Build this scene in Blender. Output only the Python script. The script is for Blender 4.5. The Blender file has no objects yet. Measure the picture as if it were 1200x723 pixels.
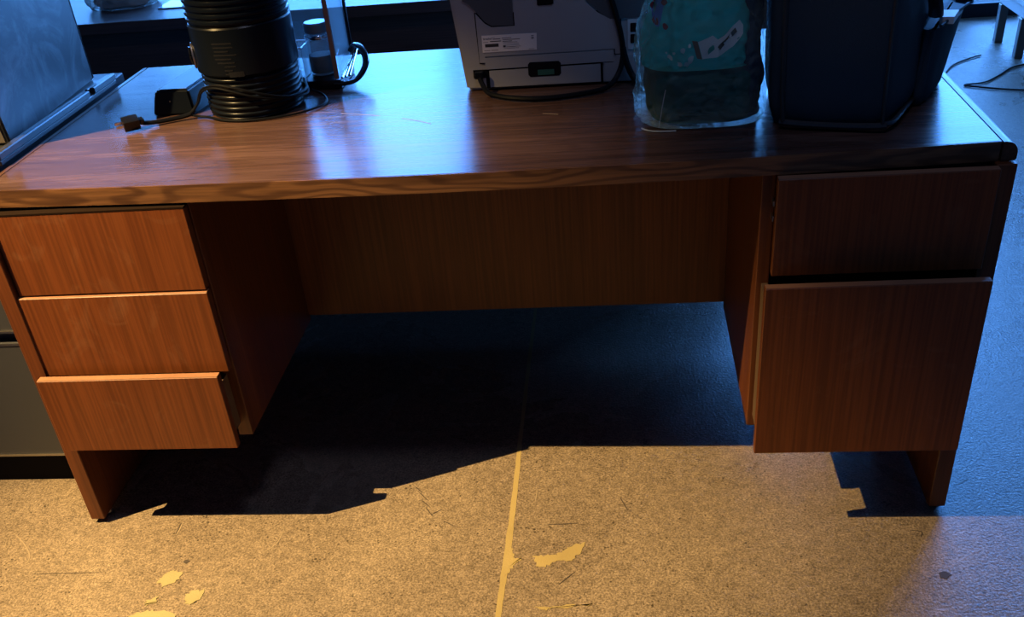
import bpy, bmesh, math, random
from mathutils import Vector, Matrix, noise
random.seed(7)
S = bpy.context.scene
COL = S.collection

# ------------------------------------------------------------------ camera
cam_d = bpy.data.cameras.new('camera')
cam = bpy.data.objects.new('camera', cam_d); COL.objects.link(cam)
cr = Vector((0.993482, 0.080720, -0.080484)); cu = Vector((0.020312, 0.569411, 0.821802)); cf = Vector((-0.112165, 0.818080, -0.564060))
mw = Matrix((cr, cu, -cf)).transposed().to_4x4(); mw.translation = (1.16145, -1.57232, 1.33085)
cam.matrix_world = mw
cam_d.sensor_width = 36; cam_d.lens = 1163.336 / 1200 * 36; cam_d.shift_y = 128.83 / 1200
cam_d.clip_start = 0.02
S.camera = cam

# ------------------------------------------------------------------ world: blue evening sky outside the windows
W_ = bpy.data.worlds.new('sky'); S.world = W_; W_.use_nodes = True
wn = W_.node_tree.nodes; wl = W_.node_tree.links
bg = wn['Background']
tc = wn.new('ShaderNodeTexCoord'); sp = wn.new('ShaderNodeSeparateXYZ'); rp = wn.new('ShaderNodeValToRGB')
wl.new(tc.outputs['Generated'], sp.inputs[0]); wl.new(sp.outputs['Z'], rp.inputs[0]); wl.new(rp.outputs[0], bg.inputs[0])
rp.color_ramp.elements[0].position = 0.0; rp.color_ramp.elements[0].color = (0.085, 0.32, 0.90, 1)
rp.color_ramp.elements[1].position = 0.8; rp.color_ramp.elements[1].color = (0.07, 0.27, 0.90, 1)
bg.inputs[1].default_value = 23

# ------------------------------------------------------------------ warm ceiling spot lamp (front left of the desk)
ld = bpy.data.lights.new('warm_spot', 'SPOT'); lo = bpy.data.objects.new('warm_spot', ld); COL.objects.link(lo)
lo.location = (-1.0376, -0.6258, 2.6069)
ld.energy = 1270
lo.rotation_euler = (Vector((.52, -.06, 0)) - lo.location).to_track_quat('-Z', 'Y').to_euler(); ld.color = (1.0, 0.65, 0.25); ld.spot_size = math.radians(42); ld.spot_blend = 0.9; ld.shadow_soft_size = 0.008

# added unseen fill light above the desk, brightens bags, printer and drawer fronts
ad_ = bpy.data.lights.new('fill_light', 'AREA'); ad_.shape = 'RECTANGLE'; ad_.size = .6; ad_.size_y = .3; ad_.energy = 9; ad_.color = (.62, .66, 1.0)
ao_ = bpy.data.objects.new('fill_light', ad_); COL.objects.link(ao_); ao_.location = (1.25, -.95, 3.7); ao_.rotation_euler = (Vector((1.2, .3, .6)) - ao_.location).to_track_quat('-Z', 'Y').to_euler()

S.view_settings.view_transform = 'Standard'; S.view_settings.look = 'None'
S.view_settings.exposure = 0.0; S.view_settings.gamma = 1.0; S.view_settings.use_curve_mapping = False

# ------------------------------------------------------------------ helpers
def bx(bm, x0, x1, y0, y1, z0, z1, bev=0.0, seg=2):
    g = bmesh.ops.create_cube(bm, size=1.0)['verts']
    for v in g:
        v.co = Vector((x0 + (v.co.x + .5) * (x1 - x0), y0 + (v.co.y + .5) * (y1 - y0), z0 + (v.co.z + .5) * (z1 - z0)))
    if bev > 0:
        es = list({e for v in g for e in v.link_edges})
        bmesh.ops.bevel(bm, geom=es, offset=bev, segments=seg, affect='EDGES', profile=0.7)
def box(x0, x1, y0, y1, z0, z1, bev=0.0, seg=2):
    bm = bmesh.new(); bx(bm, x0, x1, y0, y1, z0, z1, bev, seg); return bm
def extrude_poly(pts, a, b, axis='Z', bev=0.0):
    """prism from a 2-D outline; axis Z: pts are (x,y); Y: (x,z); X: (y,z)"""
    bm = bmesh.new()
    def P(p, t):
        return {'Z': (p[0], p[1], t), 'Y': (p[0], t, p[1]), 'X': (t, p[0], p[1])}[axis]
    A = [bm.verts.new(P(p, a)) for p in pts]; B = [bm.verts.new(P(p, b)) for p in pts]
    bm.faces.new(A); bm.faces.new(B[::-1]); n = len(pts)
    for i in range(n): bm.faces.new((A[i], B[i], B[(i + 1) % n], A[(i + 1) % n]))
    bmesh.ops.recalc_face_normals(bm, faces=bm.faces)
    if bev > 0: bmesh.ops.bevel(bm, geom=list(bm.edges), offset=bev, segments=2, affect='EDGES')
    return bm
def smooth_path(pts, n=8):
    pts = [Vector(p) for p in pts]; out = []
    for i in range(len(pts) - 1):
        p0 = pts[max(i - 1, 0)]; p1 = pts[i]; p2 = pts[i + 1]; p3 = pts[min(i + 2, len(pts) - 1)]
        for k in range(n):
            t = k / n
            out.append(0.5 * ((2 * p1) + (-p0 + p2) * t + (2 * p0 - 5 * p1 + 4 * p2 - p3) * t * t + (-p0 + 3 * p1 - 3 * p2 + p3) * t ** 3))
    out.append(pts[-1]); return out
def tube(bm, pts, r, sides=8, n=8, flat=1.0, closed=False):
    P = smooth_path(pts, n) if n > 1 else [Vector(p) for p in pts]
    rings = []; up = Vector((0, 0, 1)); N = len(P)
    for i, p in enumerate(P):
        d = (P[min(i + 1, N - 1)] - P[max(i - 1, 0)]).normalized()
        a = d.cross(up)
        if a.length < 1e-3: a = d.cross(Vector((0, 1, 0)))
        a.normalize(); b = a.cross(d).normalized()
        rr = r[min(int(i * len(r) / N), len(r) - 1)] if isinstance(r, (list, tuple)) else r
        rings.append([bm.verts.new(p + (a * math.cos(t) * rr + b * math.sin(t) * rr * flat)) for t in [2 * math.pi * k / sides for k in range(sides)]])
    for i in range(N - 1):
        for k in range(sides):
            bm.faces.new((rings[i][k], rings[i + 1][k], rings[i + 1][(k + 1) % sides], rings[i][(k + 1) % sides]))
    bm.faces.new(rings[0][::-1]); bm.faces.new(rings[-1])
    bmesh.ops.recalc_face_normals(bm, faces=bm.faces)
def tube_bm(pts, r, **k):
    bm = bmesh.new(); tube(bm, pts, r, **k); return bm
def lathe(prof, cx, cy, sides=64, cap=True):
    bm = bmesh.new(); R = []
    for (r, z) in prof:
        R.append([bm.verts.new((cx + r * math.cos(2 * math.pi * k / sides), cy + r * math.sin(2 * math.pi * k / sides), z)) for k in range(sides)])
    for i in range(len(R) - 1):
        for k in range(sides): bm.faces.new((R[i][k], R[i][(k + 1) % sides], R[i + 1][(k + 1) % sides], R[i + 1][k]))
    if cap: bm.faces.new(R[0][::-1]); bm.faces.new(R[-1])
    bmesh.ops.recalc_face_normals(bm, faces=bm.faces); return bm
def obj(name, bm, mat, parent=None, base=None, smooth=False, angle=40):
    """link a world-space bmesh as ONE object; origin at base (top level) or at the parent's origin"""
    if parent is not None:
        off = Vector(parent.get('wloc', (0, 0, 0)))
    else: off = Vector(base) if base is not None else Vector((0, 0, 0))
    for v in bm.verts: v.co -= off
    me = bpy.data.meshes.new(name); bm.to_mesh(me); bm.free()
    if smooth:
        for p in me.polygons: p.use_smooth = True
        me.set_sharp_from_angle(angle=math.radians(angle))
    o = bpy.data.objects.new(name, me); COL.objects.link(o); me.materials.append(mat)
    if parent is not None:
        o.parent = parent; o['wloc'] = tuple(off)
    else:
        o.location = off; o['wloc'] = tuple(off)
    return o
def thing(name, loc, label, cat, group=None):
    o = bpy.data.objects.new(name, None); COL.objects.link(o); o.location = loc; o['wloc'] = tuple(loc)
    o.empty_display_size = 0.05
    o['label'] = label; o['category'] = cat
    if group: o['group'] = group
    return o
def tag(o, label, cat, group=None):
    o['label'] = label; o['category'] = cat
    if group: o['group'] = group
    return o
def struct(name, bm, m, parent=None):
    o = obj(name, bm, m, parent)
    if parent is None: o['kind'] = 'structure'
    return o

# ------------------------------------------------------------------ materials
def newmat(name):
    m = bpy.data.materials.new(name); m.use_nodes = True
    return m, m.node_tree.nodes, m.node_tree.links, m.node_tree.nodes['Principled BSDF']
def plain(name, col, rough=0.5, metal=0.0, bump=0.0, bscale=200.0, var=0.0, spec=0.5):
    m, n, l, b = newmat(name)
    b.inputs['Base Color'].default_value = (*col, 1); b.inputs['Roughness'].default_value = rough; b.inputs['Metallic'].default_value = metal
    b.inputs['Specular IOR Level'].default_value = spec
    t = n.new('ShaderNodeTexCoord')
    if bump > 0:
        no = n.new('ShaderNodeTexNoise'); no.inputs['Scale'].default_value = bscale; no.inputs['Detail'].default_value = 3
        l.new(t.outputs['Object'], no.inputs['Vector'])
        bu = n.new('ShaderNodeBump'); bu.inputs['Strength'].default_value = bump; bu.inputs['Distance'].default_value = 0.002
        l.new(no.outputs[0], bu.inputs['Height']); l.new(bu.outputs[0], b.inputs['Normal'])
    if var > 0:
        no = n.new('ShaderNodeTexNoise'); no.inputs['Scale'].default_value = 9; no.inputs['Detail'].default_value = 6
        l.new(t.outputs['Object'], no.inputs['Vector'])
        mx = n.new('ShaderNodeMix'); mx.data_type = 'RGBA'
        mx.inputs['A'].default_value = (*[c * (1 - var) for c in col], 1); mx.inputs['B'].default_value = (*[min(1, c * (1 + var)) for c in col], 1)
        l.new(no.outputs[0], mx.inputs['Factor']); l.new(mx.outputs['Result'], b.inputs['Base Color'])
        mr = n.new('ShaderNodeMapRange'); mr.inputs['To Min'].default_value = max(0.03, rough - .1); mr.inputs['To Max'].default_value = min(1, rough + .1)
        l.new(no.outputs[0], mr.inputs['Value']); l.new(mr.outputs[0], b.inputs['Roughness'])
    return m
def wood(name, dark, light, axis, rough=0.35, figure=0.0, scale=1.0, contrast=1.0, scuff=0.0, spec=0.5, streak=(0.02, 0.006, 0.003)):
    m, n, l, b = newmat(name)
    t = n.new('ShaderNodeTexCoord'); mp = n.new('ShaderNodeMapping'); l.new(t.outputs['Object'], mp.inputs[0])
    lo_, hi_ = 1.6 * scale, 26.0 * scale
    sc = [hi_, hi_, hi_]; sc['XYZ'.index(axis)] = lo_
    mp.inputs['Scale'].default_value = sc
    n1 = n.new('ShaderNodeTexNoise'); n1.inputs['Scale'].default_value = 1.0; n1.inputs['Detail'].default_value = 5; n1.inputs['Roughness'].default_value = .6; n1.inputs['Distortion'].default_value = .6
    l.new(mp.outputs[0], n1.inputs['Vector'])
    mp2 = n.new('ShaderNodeMapping'); l.new(t.outputs['Object'], mp2.inputs[0])
    sc2 = [260 * scale] * 3; sc2['XYZ'.index(axis)] = 6 * scale; mp2.inputs['Scale'].default_value = sc2
    n2 = n.new('ShaderNodeTexNoise'); n2.inputs['Scale'].default_value = 1.0; n2.inputs['Detail'].default_value = 3
    l.new(mp2.outputs[0], n2.inputs['Vector'])
    r1 = n.new('ShaderNodeValToRGB'); l.new(n1.outputs[0], r1.inputs[0])
    c = .5; w = .24 / contrast
    r1.color_ramp.elements[0].position = c - w; r1.color_ramp.elements[0].color = (*dark, 1)
    r1.color_ramp.elements[1].position = c + w; r1.color_ramp.elements[1].color = (*light, 1)
    last = r1.outputs[0]
    # fine pores
    r2 = n.new('ShaderNodeMapRange'); r2.inputs['From Min'].default_value = .35; r2.inputs['From Max'].default_value = .65; r2.inputs['To Min'].default_value = .72; r2.inputs['To Max'].default_value = 1.1
    l.new(n2.outputs[0], r2.inputs['Value'])
    mu = n.new('ShaderNodeMix'); mu.data_type = 'RGBA'; mu.blend_type = 'MULTIPLY'; mu.inputs['Factor'].default_value = 1
    l.new(last, mu.inputs['A']); l.new(r2.outputs[0], mu.inputs['B']); last = mu.outputs['Result']
    if figure > 0:     # cathedral rings
        mp3 = n.new('ShaderNodeMapping'); l.new(t.outputs['Object'], mp3.inputs[0])
        s3 = [14.0] * 3; s3['XYZ'.index(axis)] = 2.6; mp3.inputs['Scale'].default_value = s3
        n3 = n.new('ShaderNodeTexNoise'); n3.inputs['Scale'].default_value = 1; n3.inputs['Detail'].default_value = 2; n3.inputs['Roughness'].default_value = .4
        l.new(mp3.outputs[0], n3.inputs['Vector'])
        ma = n.new('ShaderNodeMath'); ma.operation = 'MULTIPLY'; ma.inputs[1].default_value = 80; l.new(n3.outputs[0], ma.inputs[0])
        si = n.new('ShaderNodeMath'); si.operation = 'SINE'; l.new(ma.outputs[0], si.inputs[0])
        r3 = n.new('ShaderNodeMapRange'); r3.interpolation_type = 'SMOOTHSTEP'
        r3.inputs['From Min'].default_value = -.3; r3.inputs['From Max'].default_value = 1.0; r3.inputs['To Min'].default_value = 0; r3.inputs['To Max'].default_value = figure
        l.new(si.outputs[0], r3.inputs['Value'])
        m3 = n.new('ShaderNodeMix'); m3.data_type = 'RGBA'; l.new(r3.outputs[0], m3.inputs['Factor']); l.new(last, m3.inputs['A']); m3.inputs['B'].default_value = (*streak, 1)
        last = m3.outputs['Result']
    if scuff > 0:      # pale rubbed spots
        n4 = n.new('ShaderNodeTexNoise'); n4.inputs['Scale'].default_value = 11; n4.inputs['Detail'].default_value = 7; n4.inputs['Roughness'].default_value = .62; n4.inputs['Distortion'].default_value = 1.4
        l.new(t.outputs['Object'], n4.inputs['Vector'])
        r4 = n.new('ShaderNodeMapRange'); r4.inputs['From Min'].default_value = .57; r4.inputs['From Max'].default_value = .8; r4.inputs['To Max'].default_value = scuff
        l.new(n4.outputs[0], r4.inputs['Value'])
        m4 = n.new('ShaderNodeMix'); m4.data_type = 'RGBA'; l.new(r4.outputs[0], m4.inputs['Factor']); l.new(last, m4.inputs['A']); m4.inputs['B'].default_value = (.28, .15, .085, 1)
        last = m4.outputs['Result']
    l.new(last, b.inputs['Base Color'])
    b.inputs['Specular IOR Level'].default_value = spec
    rr = n.new('ShaderNodeMapRange'); rr.inputs['To Min'].default_value = rough - .06; rr.inputs['To Max'].default_value = rough + .06
    l.new(n1.outputs[0], rr.inputs['Value']); l.new(rr.outputs[0], b.inputs['Roughness'])
    bu = n.new('ShaderNodeBump'); bu.inputs['Strength'].default_value = .12; bu.inputs['Distance'].default_value = .001
    l.new(n2.outputs[0], bu.inputs['Height']); l.new(bu.outputs[0], b.inputs['Normal'])
    return m
def film(name, tint, opacity=.3, rough=.12, bump=0.6, bscale=40, spec=.5, gain=.6):
    """thin clear sheet: transparent body with a glossy skin"""
    m, n, l, b = newmat(name)
    b.inputs['Base Color'].default_value = (*tint, 1); b.inputs['Roughness'].default_value = rough; b.inputs['Specular IOR Level'].default_value = spec
    tr = n.new('ShaderNodeBsdfTransparent'); tr.inputs[0].default_value = (*[min(1, c * .3 + .7) for c in tint], 1)
    lw = n.new('ShaderNodeLayerWeight'); lw.inputs[0].default_value = .25
    t = n.new('ShaderNodeTexCoord')
    if bump > 0:
        no = n.new('ShaderNodeTexNoise'); no.inputs['Scale'].default_value = bscale; no.inputs['Detail'].default_value = 4; no.inputs['Distortion'].default_value = 1
        l.new(t.outputs['Object'], no.inputs['Vector'])
        bu = n.new('ShaderNodeBump'); bu.inputs['Strength'].default_value = bump; bu.inputs['Distance'].default_value = .01
        l.new(no.outputs[0], bu.inputs['Height']); l.new(bu.outputs[0], b.inputs['Normal']); l.new(bu.outputs[0], lw.inputs['Normal'])
    mr = n.new('ShaderNodeMapRange'); mr.inputs['To Min'].default_value = opacity; mr.inputs['To Max'].default_value = min(1, opacity + gain)
    l.new(lw.outputs['Fresnel'], mr.inputs['Value'])
    mx = n.new('ShaderNodeMixShader'); l.new(mr.outputs[0], mx.inputs[0]); l.new(tr.outputs[0], mx.inputs[1]); l.new(b.outputs[0], mx.inputs[2])
    l.new(mx.outputs[0], n['Material Output'].inputs[0])
    return m

def concrete():
    m, n, l, b = newmat('polished_concrete')
    t = n.new('ShaderNodeTexCoord')
    def no(s, d=4, r=.55, dist=0):
        x = n.new('ShaderNodeTexNoise'); x.inputs['Scale'].default_value = s; x.inputs['Detail'].default_value = d; x.inputs['Roughness'].default_value = r; x.inputs['Distortion'].default_value = dist
        l.new(t.outputs['Object'], x.inputs['Vector']); return x.outputs[0]
    big = no(2.2, 6, .6, .5); mid = no(60, 5, .7); fine = no(240, 3, .7)
    r = n.new('ShaderNodeValToRGB'); l.new(big, r.inputs[0])
    r.color_ramp.elements[0].position = .3; r.color_ramp.elements[0].color = (.175, .138, .104, 1)
    r.color_ramp.elements[1].position = .7; r.color_ramp.elements[1].color = (.25, .20, .148, 1)
    def mulr(a, val, f0, f1, t0, t1):
        k = n.new('ShaderNodeMapRange'); k.inputs['From Min'].default_value = f0; k.inputs['From Max'].default_value = f1; k.inputs['To Min'].default_value = t0; k.inputs['To Max'].default_value = t1
        l.new(val, k.inputs['Value'])
        x = n.new('ShaderNodeMix'); x.data_type = 'RGBA'; x.blend_type = 'MULTIPLY'; x.inputs['Factor'].default_value = 1
        l.new(a, x.inputs['A']); l.new(k.outputs[0], x.inputs['B']); return x.outputs['Result']
    c = mulr(r.outputs[0], mid, .3, .7, .7, 1.3); c = mulr(c, fine, .34, .68, .52, 1.45)
    # dark aggregate pits
    vo = n.new('ShaderNodeTexVoronoi'); vo.inputs['Scale'].default_value = 95; l.new(t.outputs['Object'], vo.inputs['Vector'])
    pit = no(21, 3)
    k = n.new('ShaderNodeMath'); k.operation = 'MULTIPLY_ADD'; l.new(pit, k.inputs[0]); k.inputs[1].default_value = -.9; k.inputs[2].default_value = .42
    k2 = n.new('ShaderNodeMath'); k2.operation = 'ADD'; l.new(vo.outputs['Distance'], k2.inputs[0]); l.new(k.outputs[0], k2.inputs[1])
    k3 = n.new('ShaderNodeMapRange'); k3.inputs['From Min'].default_value = .02; k3.inputs['From Max'].default_value = .1; k3.inputs['To Min'].default_value = .35; k3.inputs['To Max'].default_value = 1
    l.new(k2.outputs[0], k3.inputs['Value'])
    x = n.new('ShaderNodeMix'); x.data_type = 'RGBA'; x.blend_type = 'MULTIPLY'; x.inputs['Factor'].default_value = 1
    l.new(c, x.inputs['A']); l.new(k3.outputs[0], x.inputs['B'])
    l.new(x.outputs['Result'], b.inputs['Base Color'])
    rr = n.new('ShaderNodeMapRange'); b.inputs['Specular IOR Level'].default_value = .36; rr.inputs['To Min'].default_value = .2; rr.inputs['To Max'].default_value = .36; l.new(big, rr.inputs['Value']); l.new(rr.outputs[0], b.inputs['Roughness'])
    orange = no(170, 3, .6)
    bu = n.new('ShaderNodeBump'); bu.inputs['Strength'].default_value = .6; bu.inputs['Distance'].default_value = .003
    l.new(orange, bu.inputs['Height']); l.new(bu.outputs[0], b.inputs['Normal'])
    return m
def cloth(name, col, rough=.6, trans=.5):
    m = plain(name, col, rough, bump=.6, bscale=60, var=.35); n, l = m.node_tree.nodes, m.node_tree.links
    tr = n.new('ShaderNodeBsdfTranslucent'); tr.inputs[0].default_value = (*col, 1); mx = n.new('ShaderNodeMixShader'); mx.inputs[0].default_value = trans
    l.new(n['Principled BSDF'].outputs[0], mx.inputs[1]); l.new(tr.outputs[0], mx.inputs[2]); l.new(mx.outputs[0], n['Material Output'].inputs[0])
    return m

M = {}
M['concrete'] = concrete()
M['paint'] = plain('worn_yellow_paint', (.34, .27, .12), .55, bump=.3, bscale=300, var=.25)
M['paint_pale'] = plain('worn_pale_paint', (.31, .27, .14), .6, bump=.3, bscale=300, var=.3)
M['mark'] = plain('dark_scuff', (.05, .04, .035), .7)
M['mark_pale'] = plain('pale_scratch', (.30, .24, .17), .6)
M['wall'] = plain('dark_wall_paint', (.03, .03, .032), .8, bump=.2)
M['ceiling'] = plain('dark_ceiling_paint', (.03, .03, .032), .9, bump=.2)
M['frame'] = plain('black_window_frame', (.02, .02, .022), .4)
M['top'] = wood('walnut_laminate_top', (.052, .028, .023), (.108, .061, .049), 'X', .23, figure=.3, scale=.9, contrast=1.4, spec=.15, streak=(.05, .024, .016))
M['band'] = wood('walnut_edge_band', (.10, .046, .020), (.19, .09, .04), 'X', .4, figure=.55, scale=.9)
M['trim'] = wood('dark_walnut_trim', (.06, .03, .02), (.12, .058, .036), 'Y', .33, spec=.2)
M['drawer'] = wood('cherry_stained_drawer', (.115, .030, .008), (.175, .053, .014), 'Z', .42, scale=.7, contrast=.65, scuff=.25, spec=.35)
M['panel'] = wood('cherry_stained_panel', (.10, .029, .009), (.15, .048, .016), 'Z', .42, scale=.7, spec=.35)
M['rawedge'] = plain('worn_wood_edge', (.28, .14, .08), .5, bump=.2, var=.3)
M['shadeedge'] = plain('shade_gap_edge', (.012, .007, .005), .8, spec=.03)  # near-black colour stands in for shade under the tabletop
M['inside'] = plain('drawer_box_wood', (.10, .06, .035), .7)
M['steel'] = plain('dull_steel', (.45, .42, .38), .35, metal=1)
M['cab'] = plain('charcoal_cabinet_paint', (.036, .039, .050), .45, bump=.15, bscale=500)
M['blackp'] = plain('black_plastic', (.004, .006, .010), .28, spec=.16)
M['blackg'] = plain('glossy_black_plastic', (.006, .0065, .008), .25)
M['dockm'] = plain('grey_black_plastic', (.022, .025, .028), .3)
M['machine'] = plain('smudged_black_panel', (.04, .043, .046), .42, spec=.5)
_n, _l = M['machine'].node_tree.nodes, M['machine'].node_tree.links
_t = _n.new('ShaderNodeTexCoord'); _a = _n.new('ShaderNodeTexNoise'); _a.inputs['Scale'].default_value = 6; _a.inputs['Detail'].default_value = 8; _a.inputs['Roughness'].default_value = .65; _a.inputs['Distortion'].default_value = 2.2
_r = _n.new('ShaderNodeValToRGB'); _l.new(_t.outputs['Object'], _a.inputs['Vector']); _l.new(_a.outputs[0], _r.inputs[0]); _l.new(_r.outputs[0], _n['Principled BSDF'].inputs['Base Color'])
_r.color_ramp.elements[0].position = .45; _r.color_ramp.elements[0].color = (.035, .038, .042, 1); _r.color_ramp.elements[1].position = .72; _r.color_ramp.elements[1].color = (.16, .17, .18, 1)
M['machinef'] = plain('brown_grey_front', (.10, .085, .075), .5)
M['printer'] = plain('grey_printer_shell', (.33, .335, .365), .5, bump=.2, bscale=900)
M['printerd'] = plain('dark_grey_printer_vent', (.075, .085, .10), .5)
M['gap'] = plain('dark_seam', (.006, .006, .008), .8, spec=.1)
M['greenlatch'] = plain('dull_green_plastic', (.03, .12, .09), .4)
M['label'] = plain('white_sticker', (.85, .80, .78), .6)
M['ink'] = plain('black_ink', (.03, .03, .035), .6)
M['inkg'] = plain('grey_ink', (.25, .24, .26), .6)
M['cloth'] = plain('black_canvas', (.024, .048, .075), .8, bump=.7, bscale=700, var=.2)
M['nylon'] = plain('black_nylon_trim', (.03, .032, .037), .38, bump=.3, bscale=300)
M['paper'] = plain('white_paper', (.8, .8, .8), .6)
M['cord'] = plain('black_rubber_cord', (.004, .005, .008), .45, spec=.12)
M['film'] = film('clear_crinkled_film', (.75, .95, .88), .08, .16, 1.0, 55, gain=.4)
M['clear'] = film('clear_plastic_wall', (.75, .9, .95), .06, .05, 0)
M['glass'] = film('jar_glass', (.8, .92, .95), .16, .04, 0)
M['brownpost'] = plain('brown_metal_post', (.30, .16, .11), .4)
M['chrome'] = plain('chrome', (.8, .8, .82), .15, metal=1)
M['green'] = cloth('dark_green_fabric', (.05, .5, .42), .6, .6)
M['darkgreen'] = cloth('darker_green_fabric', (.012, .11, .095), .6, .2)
M['greyprint'] = plain('pale_grey_print', (.75, .73, .75), .5)
M['whiteprint'] = plain('white_print', (.92, .9, .85), .5)
M['redprint'] = plain('dark_red_print', (.20, .02, .03), .5)
M['blueprint'] = plain('bright_blue_print', (.06, .22, .6), .5)
M['brownprint'] = plain('brown_print', (.16, .07, .04), .5)
M['deskdark'] = wood('dark_back_desk_wood', (.06, .034, .03), (.10, .056, .045), 'X', .4)
M['white'] = plain('white_cabinet_paint', (.75, .76, .76), .4, bump=.1)
M['clearwrap'] = film('crumpled_wrap', (.8, .9, .9), .35, .12, .9, 30)

# ------------------------------------------------------------------ setting
FZ = -0.012
fl = struct('floor', box(-4.5, 7.0, -3.6, 6.4, FZ - .15, FZ), M['concrete'])
ZC = 4.8
struct('ceiling', box(-4.5, 7.0, -3.6, 6.4, ZC, ZC + .15), M['ceiling'])
struct('wall_left', box(-4.65, -4.5, -3.6, 6.4, FZ - .15, ZC + .15), M['wall'])
struct('wall_right', box(7.0, 7.15, -3.6, 6.4, FZ - .15, ZC + .15), M['wall'])
struct('wall_front', box(-4.65, 7.15, -3.75, -3.6, FZ - .15, ZC + .15), M['wall'])
# back wall pieces around the openings
OPEN = [(-4.2, -1.85, 1.0, 2.0), (-1.75, -.1, 1.3, 4.65), (-.04, 1.85, 1.3, 4.65), (1.91, 2.62, FZ, 4.65), (2.68, 4.5, .9, 4.65), (4.56, 6.4, .9, 4.65)]
bm = bmesh.new(); xs = -4.65
for (a, b_, z0, z1) in OPEN:
    bx(bm, xs, a, 6.4, 6.55, FZ - .15, ZC + .15)
    bx(bm, a, b_, 6.4, 6.55, FZ - .15, z0 if z0 > 0 else FZ - .02); bx(bm, a, b_, 6.4, 6.55, z1, ZC + .15); xs = b_
bx(bm, xs, 7.15, 6.4, 6.55, FZ - .15, ZC + .15)
struct('wall_back', bm, M['wall'])
for i, (a, b_, z0, z1) in enumerate(OPEN):
    bm = bmesh.new(); w = .045
    bx(bm, a, a + w, 6.42, 6.5, z0, z1); bx(bm, b_ - w, b_, 6.42, 6.5, z0, z1)
    bx(bm, a + w, b_ - w, 6.42, 6.5, z0, z0 + w); bx(bm, a + w, b_ - w, 6.42, 6.5, z1 - w, z1)
    if b_ - a > 1.2: bx(bm, (a + b_) / 2 - .02, (a + b_) / 2 + .02, 6.43, 6.49, z0 + w, z1 - w)
    if z0 < 0: bx(bm, a + w, b_ - w, 6.43, 6.49, 2.15, 2.2)
    o = struct('window_%d' % (i + 1) if z0 > 0 else 'door_1', bm, M['frame'])
    pd = bpy.data.lights.new('portal', 'AREA'); pd.shape = 'RECTANGLE'; pd.size = b_ - a; pd.size_y = z1 - z0; pd.cycles.is_portal = True
    po = bpy.data.objects.new('portal', pd); COL.objects.link(po); po.location = ((a + b_) / 2, 6.6, (z0 + z1) / 2); po.rotation_euler = (-math.pi / 2, 0, 0)

# paint line, patches and scuffs on the floor
def flat(pts, z0=FZ, t=.0006):
    return extrude_poly(pts, z0 - .0004, z0 + t, 'Z')
L = [(.918, .922), (.919, .567), (.921, .272), (.923, .191), (.924, 0), (.924, -.085), (.922, -.18), (.9215, -.275), (.92, -.6)]
wd = [.0045, .0045, .0050, .0055, .006, .007, .006, .0052, .005]
lp = []; rpn = []
for i in range(len(L) - 1):
    for k in range(6):
        t = k / 6; x = L[i][0] + (L[i + 1][0] - L[i][0]) * t; y = L[i][1] + (L[i + 1][1] - L[i][1]) * t; w = wd[i] + (wd[i + 1] - wd[i]) * t
        lp.append((x - w + random.uniform(-.0008, .0008), y)); rpn.append((x + w + random.uniform(-.0008, .0008), y))
obj('paint_line', flat(lp + rpn[::-1]), M['paint'], fl)
def rough_outline(pts, amp=.0035, n=6):
    out = []
    for i, p in enumerate(pts):
        q = pts[(i + 1) % len(pts)]
        for k in range(n):
            t = k / n; out.append((p[0] + (q[0] - p[0]) * t + random.uniform(-amp, amp), p[1] + (q[1] - p[1]) * t + random.uniform(-amp, amp)))
    return out
for pts, m in [([(.925, -.06), (.931, -.085), (.937, -.113), (.957, -.113), (.943, -.13), (.932, -.155), (.925, -.165)], 'paint'),
               ([(.977, -.11), (1.0, -.108), (1.022, -.107), (1.04, -.09), (1.052, -.08), (1.083, -.068), (1.07, -.1), (1.053, -.125), (1.028, -.122), (1.004, -.138), (.984, -.142)], 'paint'),
               ([(.989, -.248), (1.041, -.246), (1.097, -.243), (1.03, -.253), (1.012, -.256)], 'paint'),
               ([(.22, -.182), (.223, -.163), (.244, -.145), (.266, -.157), (.259, -.182), (.239, -.193)], 'paint_pale'),
               ([(.291, -.223), (.302, -.207), (.328, -.203), (.327, -.226), (.315, -.242), (.302, -.238)], 'paint_pale'),
               ([(.217, -.24), (.220, -.231), (.240, -.219), (.239, -.236), (.222, -.246)], 'paint_pale'),
               ([(.19, -.285), (.205, -.268), (.228, -.261), (.252, -.259), (.289, -.265), (.30, -.3), (.2, -.3)], 'paint_pale')]:
    pz = globals().get('pz', 0) + .0001; obj('paint_patch', flat(rough_outline(pts), t=.0007 + pz), M[m], fl)
for pts, m in [([(1.738, -.161), (1.750, -.156), (1.760, -.165), (1.752, -.170), (1.748, -.176), (1.738, -.173)], 'mark'),
               ([(.252, -.122), (.257, -.114), (.266, -.118), (.262, -.127)], 'mark')]:
    obj('stain', flat(rough_outline(pts, .0012, 3), t=.0009), M[m], fl)
bm = bmesh.new(); bm2 = bmesh.new()
def scratch(b, pts, w):
    P = smooth_path([(p[0], p[1], FZ + .0007) for p in pts], 5); a = []; c = []
    for i, p in enumerate(P):
        d = (P[min(i + 1, len(P) - 1)] - P[max(i - 1, 0)]).normalized(); nn = Vector((-d.y, d.x, 0)); ww = w * (math.sin(math.pi * (i + .6) / (len(P) + .2)) * .8 + .2)
        a.append(b.verts.new(p + nn * ww)); c.append(b.verts.new(p - nn * ww))
    for i in range(len(P) - 1): b.faces.new((a[i], c[i], c[i + 1], a[i + 1]))
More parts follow.
